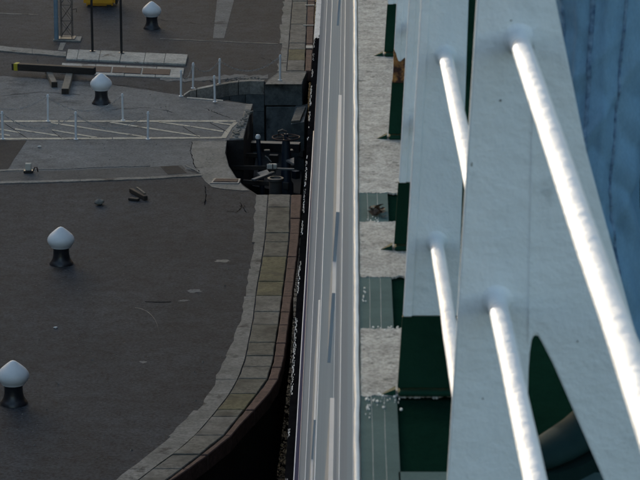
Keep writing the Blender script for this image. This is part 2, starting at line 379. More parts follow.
# pier head: big squared block with courses below, and the concave recess wall
quad([(264.5,84.8),(302.5,84.8),(303.5,80),(307,72.3),(279,72.3),(268,80.5)], -.62, .035, M['wallstone'], 'pier_stone', bevel=.02)
quad([(266,84.8),(299,84.8),(303,78),(268,80.5)], -1.7, -.66, M['wallstone'], 'pier_stone', bevel=.02)
quad([(268,84.6),(298,84.6),(302,78),(268,80.5)], -3.2, -1.73, M['wallstone'], 'pier_stone', bevel=.02)
sheet([(265.5,84.2),(301.5,84.2),(302.8,80),(306,72.8),(280,72.8),(269,80.2)], .040, 'concrete', 'pier_top')
lip = [(183.5,96.2),(190,91.6),(196,90.4)], [(197,90.2),(205,88.6),(214,86.6)], [(214.6,86.4),(229,83.6),(238,82.6)], [(238.7,82.5),(250,81.8),(264,82.2)]
for i, seg in enumerate(lip):
    pts = dens(list(seg), 3)
    q = [(x, y+.6) for x, y in pts] + [(x+.5, y-1.2) for x, y in reversed(pts)]
    quad(q, -.35, .03+.01*(i % 2), 'slab' if i < 2 else 'concrete', 'lip_stone')
for i, (z0, z1) in enumerate(((-.85,-.36), (-1.5,-.862), (-2.2,-1.512))):
    for seg in ([(205,88.8),(229,83.8)], [(229.6,83.7),(245,82)], [(245.6,82),(264,82.6)]):
        pts = dens(seg, 4); q = [(x, y+.4) for x, y in pts] + [(x+.5, y-.8) for x, y in reversed(pts)]
        quad(q, z0, z1, M['wallstone'], 'recess_stone')
for x0, x1 in ((187.6,205), (205.4,223)):
    quad([(x0,97.5+(x0-187)*.083),(x1,97.5+(x1-187)*.083),(x1,98.6+(x1-187)*.083),(x0-1,98.6+(x0-187)*.083)], -.3, .02, 'slab', 'lip_stone')
for pts in ([(253.2,104.6),(251,111),(244.5,111),(246,105)], [(250.8,111.4),(248.6,119.5),(241.5,119.5),(244.3,111.4)],
            [(248.4,120),(246,129),(236,129),(240.5,120)], [(245.8,129.4),(243.6,139.6),(229,139.6),(235.6,129.4)]):
    quad(pts, -.5, .03, 'concrete', 'recess_stone', bevel=.015, shrink=.01)
fr = MB()
for (x, y) in [(211,183.4)]: pass
g0 = [G(x, y) for x, y in ((210,184),(239,184.4),(241,179.6),(214,179))]
quad([(210,184),(239,184.4),(241,179.6),(214,179)], -.05, .03, 'greysteel', 'drain_frame', bevel=.01)
quad([(213,183),(237.3,183.3),(238.5,180.4),(216,180)], .031, .045, 'rust', 'drain_cover', bevel=.006)

# ================================================================== LOCK GATE IN ITS RECESS
gate = empty('lock_gate', G(270,165,-1.6)); tag(gate, 'black lock gate with machinery folded into the curved recess of the quay', 'lock gate')
def gpart(mb, name, m, smooth=False, bevel=0):
    o = mb.build(name, m, None, smooth, bevel); o.parent = gate; o.matrix_parent_inverse = gate.matrix_basis.inverted(); 
    o.matrix_parent_inverse = __import__('mathutils').Matrix.Translation(-gate.location); return o
def gpoly(p, z0, z1, name, m, bevel=0):
    pts = [tuple(G(x, y, z1)[:2]) for x, y in p]
    if sum(a[0]*c[1]-c[0]*a[1] for a, c in zip(pts, pts[1:]+pts[:1])) < 0: pts.reverse()
    return gpart(MB().prism(pts, z0, z1), name, m, bevel=bevel)
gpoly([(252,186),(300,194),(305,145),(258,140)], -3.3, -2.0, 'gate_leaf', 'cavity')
def bar(a, c, za, zc, r, name, m, nn=8):
    gpart(MB().tube([G(*a, za), G(*c, zc)], r, nn), name, m, smooth=True)
def beam(a, c, z, wd, ht, name, m):
    p, q = G(*a, z), G(*c, z); d = (q-p); L = d.length; mid = (p+q)/2
    gpart(MB().box(mid, (L, wd, ht), math.atan2(d.y, d.x)), name, m, bevel=.01)
beam((226,155), (262,155.6), -.75, .07, .12, 'cross_beam', 'timber')
beam((231,167.6), (266,168), -.75, .07, .12, 'cross_beam', 'timber')
beam((243,182), (270,183.5), -.75, .07, .12, 'cross_beam', 'timber')
beam((250,146), (300,147.5), -1.0, .3, .25, 'cross_beam', 'black')
beam((274,168.8), (294.5,169.4), -.55, .07, .05, 'hand_rail', 'greysteel')
beam((264,151), (270,150.8), -.7, .15, .06, 'bracket', 'steel')
beam((284,151), (293,150.6), -.7, .2, .06, 'bracket', 'steel')
gpoly([(257,172.6),(267,169.5),(270,173),(262,176.5)], -.75, -.68, 'lever_plate', 'greysteel')
beam((253,180), (273.5,172.3), -.6, .12, .05, 'lever_arm', 'greysteel')
gpoly([(286,160),(294,157.5),(294,163.5),(287.5,160.6)], -.8, -.75, 'lever_plate', 'greysteel')
# hand wheel on its column
wc = G(286, 137.3, -.2)
gpart(MB().torus(wc, .37, .020), 'hand_wheel', 'rust', smooth=True)
sp = MB()
for k in range(4):
    a = k*math.pi/2 + .4; sp.tube([wc, wc + Vector((math.cos(a)*.37, math.sin(a)*.37, 0))], .018, 6)
gpart(sp, 'wheel_spokes', 'rust')
gpart(MB().lathe([(.06,.10),(.06,-.05),(.10,-.08),(.12,-.3),(.14,-1.2),(.2,-1.3),(.2,-2.0)], wc), 'wheel_column', 'bluesteel', smooth=True)
gpart(MB().tube([wc+Vector((-.22,.1,.0)), wc+Vector((-.2,.1,.14)), wc+Vector((-.1,.1,.18)), wc+Vector((0,.1,.14)), wc+Vector((.02,.1,0))], .03, 8), 'wheel_yoke', 'steel', smooth=True)
# rod with white knob
p0 = G(258, 137.5, .0)
gpart(MB().tube([p0+Vector((.12,-.05,-1.6)), p0], [.075,.06], 10), 'control_rod', 'bluesteel', smooth=True)
gpart(MB().lathe([(.02,-.05),(.065,-.03),(.075,.02),(.05,.075),(.01,.09)], p0, 14), 'rod_knob', 'capwhite', smooth=True)
# lantern box
lb = G(272, 166.3, -.45)
gpart(MB().box(lb, (.27,.16,.13)), 'lamp_box', 'paintw', bevel=.02)
gpart(MB().box(lb+Vector((.02,-.085,.0)), (.03,.02,.16)), 'lamp_strap', 'steel')
gpart(MB().tube([lb+Vector((-.13,0,.05)), lb+Vector((-.02,0,.12)), lb+Vector((-.12,0,.24)), lb+Vector((-.18,0,.28))], .018, 6), 'lamp_cable', 'greysteel', smooth=True)
# bollard-like drum
dr = G(275.5, 178, -.35)
gpart(MB().lathe([(.20,-1.7),(.18,-1.6),(.165,-.08),(.21,-.06),(.21,0),(.15,.01),(.14,-.03),(.0,-.03)], dr), 'capstan_drum', 'steel', smooth=True)
for k in range(9):
    x = random.uniform(250, 300); y = random.uniform(146, 186)
    a = random.uniform(-1, 1)
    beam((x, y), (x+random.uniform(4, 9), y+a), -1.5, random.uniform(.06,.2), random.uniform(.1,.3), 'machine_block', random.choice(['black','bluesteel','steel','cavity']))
pl = empty('plank', G(298,113,-.55)); tag(pl, 'short pale timber plank lying on the recess ledge beside the pier block', 'plank')
pts = [tuple((G(x, y, -.55) - pl.location)[:2]) for x, y in ((291,121),(300,120),(306,106),(297,107))]
o = MB().prism(pts if sum(a[0]*c[1]-c[0]*a[1] for a, c in zip(pts, pts[1:]+pts[:1])) > 0 else pts[::-1], -.06, 0).build('board', 'oldtimber', pl, bevel=.01)
gpoly([(291,124),(304,122),(308,104),(296,105)], -3.3, -.615, 'ledge_post', 'wallstone')

# ================================================================== BOLLARDS
bo = empty('bollard')
MB().lathe([(.275,-.02),(.27,.03),(.235,.075),(.20,.14),(.183,.22),(.178,.32),(.19,.42)]).build('neck', 'bitumen', bo, smooth=True)
cap = MB().lathe([(.17,.395),(.225,.40),(.235,.43),(.275,.47),(.305,.53),(.31,.575),(.298,.625),(.255,.69),(.185,.755),(.12,.81),(.06,.855),(.015,.875)]).build('cap', 'capwhite', bo, smooth=True)
bl = [((14,403.5), 'white-capped mushroom bollard on asphalt beside the curving cope end'),
      ((61.5,264), 'white-capped mushroom bollard alone in the middle of the dark asphalt'),
      ((101.5,103.6), 'white-capped mushroom bollard between the chain posts and short timbers'),
      ((152,28.4), 'white-capped mushroom bollard beyond the pale stone slabs')]
for i, (p, lab) in enumerate(bl):
    o = bo if i == 0 else copy_tree(bo)
    o.location = G(*p); o.rotation_euler.z = random.uniform(0, 6)
    tag(o, lab, 'bollard', 'mooring bollards on the quay')

# ================================================================== CHAIN POSTS AND CHAINS
po = empty('chain_post')
MB().lathe([(.032,0),(.032,.72),(.036,.72),(.036,.745),(.02,.765),(.005,.77)], n=14).build('tube', 'post', po, smooth=True)
MB().lathe([(.065,0),(.065,.018),(.04,.022)], n=14).build('base_flange', 'post', po, smooth=True)
MB().torus((0,0,.70), .038, .007, 14, 6).build('chain_ring', 'post', po, smooth=True)
FR, BK = 'white chain post on the near line of the hatched walkway', 'white chain post on the far line of the hatched walkway'
plist = {'f0':((-70,139.6),FR), 'f1':((3,139.2),FR+' by the dark patch'), 'f2':((76,139.4),FR+', mid row'), 'f3':((148,139.2),FR+' nearest the recess'),
         'b0':((-27,121.8),BK), 'b1':((48,121.4),BK+' before the short timbers'), 'b2':((123,120.6),BK+' just past the bollard'),
         'r1':((181,96.3),'slim white chain post at the pointed end of the curved slot'),
         'r2':((193,88.4),'slim white chain post behind the slot, nearest the rusty cover plates'),
         'r3':((215,102),'slim white chain post on the near edge of the curved slot'),
         'r4':((219.5,84.2),'slim white chain post on the far lip of the curved slot, midway along'),
         'r5':((280,80.3),'slim white chain post on the square pier block')}
pos = {}
for i, (k, (p, lab)) in enumerate(plist.items()):
    o = po if i == 0 else copy_tree(po)
    zb = .035 if k == 'r5' else (.03 if k in ('r3',) else 0.004)
    o.location = G(*p, zb); pos[k] = o.location.copy()
    o.rotation_euler = (random.uniform(-.02,.02), random.uniform(-.025,.025), 0)
    tag(o, lab, 'post', 'chain posts round the lock gate')
link = MB()
def chain(a, c, sag, lab):
    A, C = pos[a] + Vector((0,0,.70)), pos[c] + Vector((0,0,.70)); D = C - A
    N = max(8, int(D.length/.075)); b = MB()
    pt = lambda t: A + D*t - Vector((0, 0, sag*4*t*(1-t)))
    for i in range(N):
        p, q = pt(i/N), pt((i+1)/N); d = (q-p); d.normalize()
        s = d.cross(Vector((0,0,1))).normalized() if i % 2 else d.cross(d.cross(Vector((0,0,1)))).normalized()
        e = .010; lp = []
        for (u, v) in ((0,-1),(1,-1),(1,1),(0,1)):
            lp.append((p if u == 0 else q) + d*(e if u else -e) + s*v*.018)
        b.tube(lp + [lp[0]], .006, 5, cap=False)
    o = b.build('chain', 'chain', smooth=False); tag(o, lab, 'chain', 'chains slung between the white posts')
FC, BC = 'grey chain sagging between posts on the near line of the hatched walkway', 'grey chain sagging between posts on the far line of the hatched walkway'
chain('f0','f1',.42,FC); chain('f1','f2',.40,'grey chain sagging over the near walkway line beside the dark patch'); chain('f2','f3',.40,'grey chain sagging over the near walkway line nearest the recess')
chain('b0','b1',.36,BC); chain('b1','b2',.42,'grey chain sagging in front of the bollard on the far walkway line')
chain('r1','r2',.30,'short grey chain sagging across the pointed end of the slot')
chain('r2','r4',.26,'grey chain slung over the pale lip of the curved slot')
chain('r4','r5',.36,'long grey chain hanging between the slot lip and the pier block')

# ================================================================== OTHER THINGS ON THE QUAY
# lattice mast with a blue pipe
mp = G(66, 38.5, .04); mast = empty('lattice_mast', mp); tag(mast, 'thin rusty lattice mast with a pale blue pipe on a concrete pad', 'mast')
x0, x1 = (G(62,38.5)-mp).x, (G(73,38.5)-mp).x
MH = 7.0
for (x, y) in ((x0,-.12),(x1,-.12),(x0,.24),(x1,.24)): MB().tube([(x,y,0),(x,y,MH)], .012, 6).build('chord', 'steel', mast)
k = 0; z = .08
while z < MH-.5:
    for y in (-.12, .24):
        MB().tube([(x0,y,z),(x1,y,z+.48)], .0065, 5).build('brace', 'steel', mast)
        MB().tube([(x1,y,z),(x0,y,z+.48)], .0065, 5).build('brace', 'steel', mast)
    MB().tube([(x0,-.12,z),(x1,-.12,z)], .010, 5).build('rung', 'steel', mast)
    z += .5
MB().box(((x0+x1)/2, .06, .01), (.52,.5,.03)).build('base_plate', 'steel', mast)
MB().tube([((G(58.2,37)-mp).x, -.1, -.04), ((G(58.2,37)-mp).x, -.1, MH)], .07, 14).build('blue_pipe', 'bluepipe', mast, smooth=True)
for z in (.7, 2.2, 3.7): MB().torus(((G(58.2,37)-mp).x, -.1, z), .073, .012, 16, 6).build('pipe_collar', 'bluepipe', mast, smooth=True)
MB().tube([(x1,-.12,.95),(x1+.16,-.12,.97),(x1+.16,-.12,.86)], .015, 6).build('bracket', 'steel', mast)
# two thin black poles
for (x, y), lab in (((92.5,51.6), 'thin black pole rising from the pale slabs beside the yellow box'), ((121.5,53.1), 'thin black pole rising from the pale slabs next to the far bollard')):
    p = empty('pole', G(x, y, .052)); tag(p, lab, 'pole', 'black poles on the slabs')
    MB().tube([(0,0,0),(0,0,4.6)], .038, 10).build('shaft', 'black', p, smooth=True)
    MB().lathe([(.09,-.01),(.09,.02),(.045,.03)], n=14).build('base_plate', 'black', p, smooth=True)
    MB().lathe([(.05,4.58),(.05,4.64),(.01,4.68)], n=12).build('cap', 'black', p, smooth=True)
# yellow bin
yb = G(100, 5.6); bn = empty('grit_bin', yb); tag(bn, 'yellow rounded box with a dark end standing on the asphalt', 'bin')
wd = G(115,10).x - G(83,10).x
def rbox(c, d, bev):
    b = MB().box(c, d); me = b.mesh('t'); bmm = bmesh.new(); bmm.from_mesh(me); bmesh.ops.bevel(bmm, geom=bmm.edges[:], offset=bev, segments=4, affect='EDGES'); 
    vs = [v.co.copy() for v in bmm.verts]; fs = [[v.index for v in f.verts] for f in bmm.faces]; bmm.free(); return MB().add(vs, fs)
rbox((0,.1,.42), (wd,.75,.78), .09).build('body', 'yellow', bn, smooth=True)
rbox((0,.1,.88), (wd+.06,.82,.16), .05).build('lid', 'yellow', bn, smooth=True)
MB().box((wd/2+.03,.1,.45), (.07,.62,.74)).build('end_panel', 'black', bn, bevel=.015)
for sx in (-1, 1): MB().box((sx*wd*.3,.1,.03), (.16,.6,.06)).build('skid', 'black', bn)
# timbers
tb = empty('timber_baulk', G(54,72)); tag(tb, 'long dark timber baulk with a yellow painted end, lying on two short timbers', 'timber')
def obeam(par, a, c, z, wd, ht, name, m, bev=.012):
    p, q = G(*a) - par.location, G(*c) - par.location; d = q-p; mid = (p+q)/2
    return MB().box((mid.x, mid.y, z), (d.length, wd, ht), math.atan2(d.y, d.x)).build(name, m, par, bevel=bev)
obeam(tb, (13,74.6), (95,79.3), .25, .22, .2, 'baulk', 'timber')
obeam(tb, (15.2,74.73), (19,74.95), .25, .228, .208, 'yellow_band', 'yellowmark', .004)
for (a, c), lab in ((((49,76.5),(54.5,87.5)), 'narrow grey short timber under the dark baulk'), (((70,76.5),(65.2,94.3)), 'pale wide short timber under the dark baulk')):
    t = empty('short_timber', G(*c)); tag(t, lab, 'timber', 'short timbers under the baulk')
    obeam(t, (a[0]*1.15-c[0]*.15, a[1]*1.15-c[1]*.15), c, .085, .17 if 'narrow' in lab else .21, .16, 'block', 'oldtimber')
    p = G(*c) - t.location; d = (G(*a)-G(*c)).normalized()
    MB().box((p.x-d.x*.006, p.y-d.y*.006, .085), (.17 if 'narrow' in lab else .20, .012, .155), math.atan2(d.y, d.x)+math.pi/2).build('end_grain', 'timber', t)
# little white box on the drain, and rubbish
wb = empty('junction_box', G(28.5,172.4,.018)); tag(wb, 'small white box on a dark base sitting on the drain edge', 'box')
MB().box((0,0,.03), (.24,.18,.06)).build('base', 'black', wb, bevel=.006)
MB().box((0,0,.15), (.15,.13,.18)).build('box', 'paintw', wb, bevel=.01)
MB().tube([(.11,0,.02),(.16,0,.13),(.22,0,.13),(.24,0,.02)], .018, 6).build('pipe_loop', 'rust', wb)
sc = empty('timber_scrap', G(138,199)); tag(sc, 'broken dark timber scrap lying on the asphalt below the drain', 'timber scrap')
obeam(sc, (131,192.5), (146,200.5), .06, .10, .11, 'splinter', 'timber')
obeam(sc, (137,193), (145,199), .14, .05, .035, 'pale_edge', 'oldtimber', .004)
obeam(sc, (129,200), (139,201), .035, .12, .06, 'splinter', 'timber')
def rock(loc, r, m, label, cat, sq=.6):
    bmm = bmesh.new(); bmesh.ops.create_icosphere(bmm, subdivisions=2, radius=r)
    for v in bmm.verts:
        k = 1 + .45*noise.noise(v.co*(2.2/r) + Vector(loc)); v.co *= k; v.co.z *= sq
    mn = min(v.co.z for v in bmm.verts)
    for v in bmm.verts: v.co.z -= mn
    me = bpy.data.meshes.new('stone'); bmm.to_mesh(me); bmm.free(); me.materials.append(M[m])
    o = bpy.data.objects.new('stone', me); COL.objects.link(o); o.location = loc; tag(o, label, cat)
rock(G(99.5,205), .12, 'concrete', 'grey loose stone on the asphalt left of the timber scrap'.replace(' left of', ' beside'), 'stone')
rock(G(55.5,328.2), .045, 'flake', 'tiny white chip lying on the asphalt between the two near bollards', 'stone', .4)
rock(G(39.5,147.5), .05, 'flake', 'tiny white chip lying on the apron below the hatched walkway', 'stone', .5)
# stains and scrapes in the asphalt (flat wear with a shape of its own)
def blot(x, y, rx, ry, m, name):
    pts = []
    for i in range(18):
        a = 2*math.pi*i/18; k = .6 + .55*random.random(); pts.append((x+rx*k*math.cos(a), y+ry*k*math.sin(a)))
    sheet(pts, .0045, m, name)
for x, y, rx, ry, m in ((222,261,8,1.6,'concrete'), (231,263.5,6,1.2,'asphalt_dark'), (195,291,9,1.8,'apron'), (184,300.5,6,1,'apron'), (143,362,4,1.2,'apron'),
                        (231,278,3,.9,'asphalt_dark'), (205,198,7,4,'asphalt_dark'), (60,268,9,2.5,'asphalt_dark')):
    blot(x, y, rx, ry, m, 'stain')
line = [(135+24*math.sin(t*1.5), 308+33*(1-math.cos(t*1.35))) for t in [i/12 for i in range(13)]]
strip(line, .28, .003, .0055, 'concrete', 'scrape', rag=.15)
line = [(145,301.8),(160,302.2),(171,302)]; strip(line, .22, .003, .0055, 'matte_black', 'scrape', rag=.1)

def crack(pts, m='asphalt_dark', half=.2, z=.0062):
    line = []
    for a, c in zip(pts, pts[1:]):
        for i in range(8): line.append((a[0]+(c[0]-a[0])*i/8+random.gauss(0,.5), a[1]+(c[1]-a[1])*i/8+random.gauss(0,.35)))
    b = MB(); vs = []
    P = [G(x, y, z) for x, y in line]
    for i, p in enumerate(P):
        t = (P[min(i+1, len(P)-1)] - P[max(i-1, 0)]).normalized(); k = Vector((-t.y, t.x, 0))*half*.05*random.uniform(.3, 1.6)
        vs += [p-k, p+k]
    b.add(vs, [(2*i, 2*i+1, 2*i+3, 2*i+2) for i in range(len(P)-1)]); b.build('crack', m, quay)
for pts in ([(205,186),(206,196),(204,206)], [(245,205),(236,212),(226,211)], [(240,202),(246,214)], [(191.5,142),(191,152),(194,165),(203,177)], [(100,82),(140,88),(176,92)],
            [(0,96),(40,92),(85,95)], [(110,110),(150,107),(176,113)], [(230,118),(214,112),(205,108)], [(0,44),(34,45)], [(60,84),(95,86),(130,85)], [(160,20),(200,24),(262,22)], [(240,60),(262,58),(275,61)]):
    crack(pts, 'matte_black', .20, .0105)
# grit, pale chips and rubble scattered over the quay
gb = MB(); rnd = random.Random(33)
for k in range(420):
    x, y = rnd.uniform(-10, 258), rnd.uniform(190, 480)
    if x > interp(LO_CO, y)-5: continue
    p = G(x, y); a = rnd.uniform(.006, .020)*(1 if rnd.random() < .93 else 1.8); q = rnd.uniform(0, 3)
    gb.add([(p.x+a*math.cos(q), p.y+a*math.sin(q), .002), (p.x+a*math.cos(q+2), p.y+a*math.sin(q+2), .002), (p.x+a*math.cos(q+4), p.y+a*math.sin(q+4), .002), (p.x, p.y, .004+a*.8)], [(0,1,3),(1,2,3),(2,0,3),(0,2,1)])
for k in range(160):
    x, y = rnd.uniform(0, 270), rnd.uniform(0, 170)
    p = G(x, y); a = rnd.uniform(.008, .024); q = rnd.uniform(0, 3)
    if 97 < y < 200 and x > 215 or 78 < y < 106 and x > 178: continue
    gb.add([(p.x+a*math.cos(q), p.y+a*math.sin(q), .004), (p.x+a*math.cos(q+2), p.y+a*math.sin(q+2), .004), (p.x+a*math.cos(q+4), p.y+a*math.sin(q+4), .004), (p.x, p.y, .012+a*.8)], [(0,1,3),(1,2,3),(2,0,3),(0,2,1)])
o = gb.build('grit', 'concrete', quay); o['kind'] = 'stuff'
rb = MB()
def chunk(x, y, z, a):
    p = G(x, y, z); bmv = []
    for i in range(8): bmv.append((p.x+(1 if i in (1,2,5,6) else -1)*a*rnd.uniform(.5,1.1), p.y+(1 if i in (2,3,6,7) else -1)*a*rnd.uniform(.5,1.1), p.z+(a*rnd.uniform(.5,1.0) if i > 3 else -.01)))
    rb.add(bmv, [(0,3,2,1),(4,5,6,7),(0,1,5,4),(1,2,6,5),(2,3,7,6),(3,0,4,7)])
for k in range(40):
    t = rnd.random(); chunk(249-15*t+rnd.gauss(0,1.5), 112+26*t, .03, rnd.uniform(.02,.07))
for k in range(50): chunk(rnd.uniform(225,262), rnd.gauss(78.5,.9), .003, rnd.uniform(.012,.04))
for k in range(26): chunk(rnd.uniform(196,262), 80.5+abs(rnd.gauss(0,.5))+max(0,(230-rnd.uniform(196,262))*.0), .004, rnd.uniform(.015,.05))
o = rb.build('rubble', 'concrete', quay); o['kind'] = 'stuff'

# ================================================================== ADDED UNSEEN BUILDING ON THE LANDWARD SIDE (put there to shade quay and hull)
BH = 16.0 + 62*math.tan(SUN_E)/math.cos(SUN_A)     # its shadow line meets the ship just below deck level
wh = empty('shade_building', (-81, 110, 0)); tag(wh, 'unseen tall brick building added along the landward side to shade the quay', 'building')
MB().box((0, 0, BH/2), (38, 360, BH)).build('wall', 'shade_building', wh)
MB().box((0, 0, BH+.25), (39, 361, .5)).build('cornice', 'concrete', wh)
win = None
for r_ in range(5):
    for k in range(33):
        if win is None:
            win = MB().box((0,0,0), (.1,2.2,2.8)).build('window', 'windowglass', wh)
            o = win
        else: o = win.copy(); COL.objects.link(o)
        o.parent = wh; o.location = (19.02, -168+k*10.4, 4+r_*5.4)

# ================================================================== THE SHIP
DECK = CAMZ - 1.746
ship = empty('ship', (0, 20, DECK)); tag(ship, 'white ship with navy and black lower hull lying alongside the quay', 'ship')
def sp_(mb, name, m, smooth=False, bevel=0):
    mb.v = [(x, y-20, z-DECK) for x, y, z in mb.v]
    return mb.build(name, m, ship, smooth, bevel)
KX = .0643
hx = lambda H: .016 - KX*(H - 1.746)
Y0, Y1 = -35.0, 135.0
NB = lambda Y: min(19.6, 9.7 + .118*max(0, Y-26)) if Y > 26 else 9.7       # top of the navy band drops away forward
def band(HA, HB, off, name, m, seg=24):
    b = MB(); vs, fs = [], []
    for i in range(seg+1):
        Y = Y0 + (Y1-Y0)*i/seg
        a = HA(Y) if callable(HA) else HA; c = HB(Y) if callable(HB) else HB
        vs += [(hx(a)-off, Y, CAMZ-a), (hx(c)-off, Y, CAMZ-c), (hx(c)+.05, Y, CAMZ-c), (hx(a)+.05, Y, CAMZ-a)]
    for i in range(seg):
        o = i*4
        for k in range(4): fs.append((o+k, o+(k+1) % 4, o+4+(k+1) % 4, o+4+k))
    fs += [(0,1,2,3), tuple(seg*4+k for k in (3,2,1,0))]
    b.add(vs, fs); return sp_(b, name, m)
band(1.775, 1.90, .000, 'hull_strake', 'hull_white')
band(1.90, 2.08, .001, 'hull_strake', 'hull_blue')
band(2.08, 2.40, .000, 'hull_strake', 'hull_grey')
band(2.40, 2.50, .0015, 'hull_strake', 'hull_white')
band(2.50, 2.78, .000, 'hull_strake', 'hull_grey')
band(2.78, 3.10, .001, 'hull_strake', 'hull_blue')
band(3.10, 4.40, .000, 'hull_strake', 'hull_blue')
band(4.40, 4.70, .003, 'hull_strake', 'hull_white')
band(4.70, 6.6, .000, 'hull_strake', 'hull_grey')
band(6.6, 7.1, .003, 'hull_strake', 'hull_white')
band(7.1, 9.0, .002, 'hull_strake', 'hull_white')
band(9.0, NB, .001, 'hull_strake', 'hull_grey')
band(NB, lambda Y: max(14.6, NB(Y)+.6), .004, 'navy_band', 'navy')
band(lambda Y: max(14.6, NB(Y)+.6), lambda Y: max(14.9, NB(Y)+.9), .018, 'boot_line', 'hull_white')
band(lambda Y: max(14.9, NB(Y)+.9), 22.5, .0, 'lower_hull', 'hull_black')
# raised pale panels along the side
def Yat(y, H): return G(353, y, CAMZ-H).y
for ya, yb_, Ha, Hb in ((238,293,2.80,3.05), (-150,-20,2.80,3.05), (95,212,2.62,2.86), (398,560,2.74,3.02), (300,420,4.55,4.95), (425,640,4.75,5.3)):
    P0, P1 = Yat(yb_, Ha), Yat(ya, Ha); b = MB()
    b.add([(hx(Ha)-.012,P0,CAMZ-Ha),(hx(Hb)-.012,P0,CAMZ-Hb),(hx(Hb)+.03,P0,CAMZ-Hb),(hx(Ha)+.03,P0,CAMZ-Ha),
           (hx(Ha)-.012,P1,CAMZ-Ha),(hx(Hb)-.012,P1,CAMZ-Hb),(hx(Hb)+.03,P1,CAMZ-Hb),(hx(Ha)+.03,P1,CAMZ-Ha)],
          [(0,1,2,3),(7,6,5,4),(0,4,5,1),(1,5,6,2),(2,6,7,3),(3,7,4,0)])
    pad = sp_(b, 'raised_panel', 'hull_pad')
# added dark strip low on the side, its white flecks painted water glints
sp_(MB().box((-.900, (Y0+Y1)/2, 3.0), (.150, Y1-Y0, .16)), 'glint_strip', 'matte_black')
cb = MB(); rnd = random.Random(21); Yf = 36.0
while Yf < 132:
    dn = noise.noise(Vector((Yf*.5, 0, 3))) + .6*noise.noise(Vector((Yf*2.1, 4, 3)))
    far = Yf > 76
    if far or dn > -.02:
        for q in range(7 if far else 2):
            X = rnd.uniform(-.97, -.84) if far else min(-.925, max(-.970, rnd.gauss(-.953, .010)))
            a, c_ = rnd.uniform(.004, .011 if not far else .045), rnd.uniform(.02, .10 if not far else .35)
            cb.prism([(max(-.974, X+a*math.cos(2*math.pi*i/7)*rnd.uniform(.5,1.2)), Yf+rnd.uniform(-.05,.05)+c_*math.sin(2*math.pi*i/7)*rnd.uniform(.6,1.2)) for i in range(7)], 3.07, 3.083+.002*rnd.random())
    if not far and dn > .05: cb.box((-.9765, Yf, 3.0+rnd.uniform(-.03,.05)), (.006, rnd.uniform(.03,.12), rnd.uniform(.02,.06)))
    Yf += .13
o = sp_(cb, 'painted_glints', 'chip'); o['kind'] = 'stuff'
# deck
d0 = MB().add([(.02,Y0,DECK-.03),(.02,Y1,DECK-.03),(16,Y1,DECK-.03),(16,Y0,DECK-.03),(.02,Y0,DECK-.006),(.02,Y1,DECK-.006),(16,Y1,DECK-.006),(16,Y0,DECK-.006)],
              [(0,1,2,3),(7,6,5,4),(0,4,5,1),(1,5,6,2),(2,6,7,3),(3,7,4,0)])
sp_(d0, 'deck', 'deckgreen')
sp_(MB().add([(16,Y0,DECK-.03),(16,Y1,DECK-.03),(17.3,Y1,-5),(17.3,Y0,-5)], [(0,1,2,3)]), 'far_hull', 'hull_white')
sp_(MB().box((.0535, (Y0+Y1)/2, DECK-.004), (.069, Y1-Y0, .008)), 'waterway', 'teal')
for x in (.040, .0635): 
    b = MB(); vs = []
    N = 90
    for i in range(N+1):
        Y = 3.5 + 7*i/N; wq = .0006*(1+noise.noise(Vector((x*50, Y*9, 0)))*1.2); xx = x + .0016*noise.noise(Vector((Y*3, x*90, 2)))
        wq = max(wq, .00005)*.35; vs += [(xx-wq, Y, DECK+.0008), (xx+wq, Y, DECK+.0008)]
    b.add(vs, [(2*i, 2*i+1, 2*i+3, 2*i+2) for i in range(N)]); sp_(b, 'paint_line', 'flake')
sp_(MB().box((.60, Yat(487,1.746), DECK-.0045), (1.03, .16, .009)), 'cross_band', 'teal')
# rolled gunwale lip
b = MB(); vs, fs = [], []; N = 260; prof = [(.0135,-.035),(.0130,-.012),(.0135,.002),(.0155,.0045),(.0195,.0045),(.0225,.002),(.0235,-.03)]
for i in range(N+1):
    Y = Y0 + (18-Y0)*i/N if i < 0 else 3.0 + 12.0*i/N
    j = .0016*noise.noise(Vector((0, Y*4.0, 1))) + .0010*noise.noise(Vector((0, Y*13.0, 5)))
    for k, (px, pz) in enumerate(prof): vs.append((px-.006+j, Y, DECK+pz))
n = len(prof)
for i in range(N):
    for k in range(n-1): fs.append((i*n+k, i*n+k+1, (i+1)*n+k+1, (i+1)*n+k))
b.add(vs, fs); sp_(b, 'gunwale_lip', 'lip', smooth=True)
for ya, yb2 in ((Y0, 3.0), (15.0, Y1)):
    b = MB(); vs = []
    for Y in (ya, yb2): vs += [(px-.006, Y, DECK+pz) for px, pz in prof]
    b.add(vs, [(k, k+1, n+k+1, n+k) for k in range(n-1)]); sp_(b, 'gunwale_lip', 'lip', smooth=True)
# bare rough patches round the stanchion feet, sunlight painted into their pale tone
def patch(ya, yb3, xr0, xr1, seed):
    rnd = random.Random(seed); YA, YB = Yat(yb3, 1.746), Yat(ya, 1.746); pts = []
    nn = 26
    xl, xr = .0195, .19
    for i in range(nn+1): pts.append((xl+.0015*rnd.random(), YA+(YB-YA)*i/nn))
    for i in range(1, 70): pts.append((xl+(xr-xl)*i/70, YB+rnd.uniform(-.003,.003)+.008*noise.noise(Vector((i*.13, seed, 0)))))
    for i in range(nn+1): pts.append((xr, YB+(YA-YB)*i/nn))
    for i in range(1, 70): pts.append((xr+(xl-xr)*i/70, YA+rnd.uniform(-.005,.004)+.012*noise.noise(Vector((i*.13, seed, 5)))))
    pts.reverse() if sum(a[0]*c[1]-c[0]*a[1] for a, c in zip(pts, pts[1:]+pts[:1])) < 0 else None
    sp_(MB().prism(pts, DECK-.003, DECK+.0012), 'sunlit_bare_patch', 'sunlit_cement')
patch(-330, 193, 0, 0, 1); patch(222, 277, 0, 0, 2); patch(329, 396, 0, 0, 3)
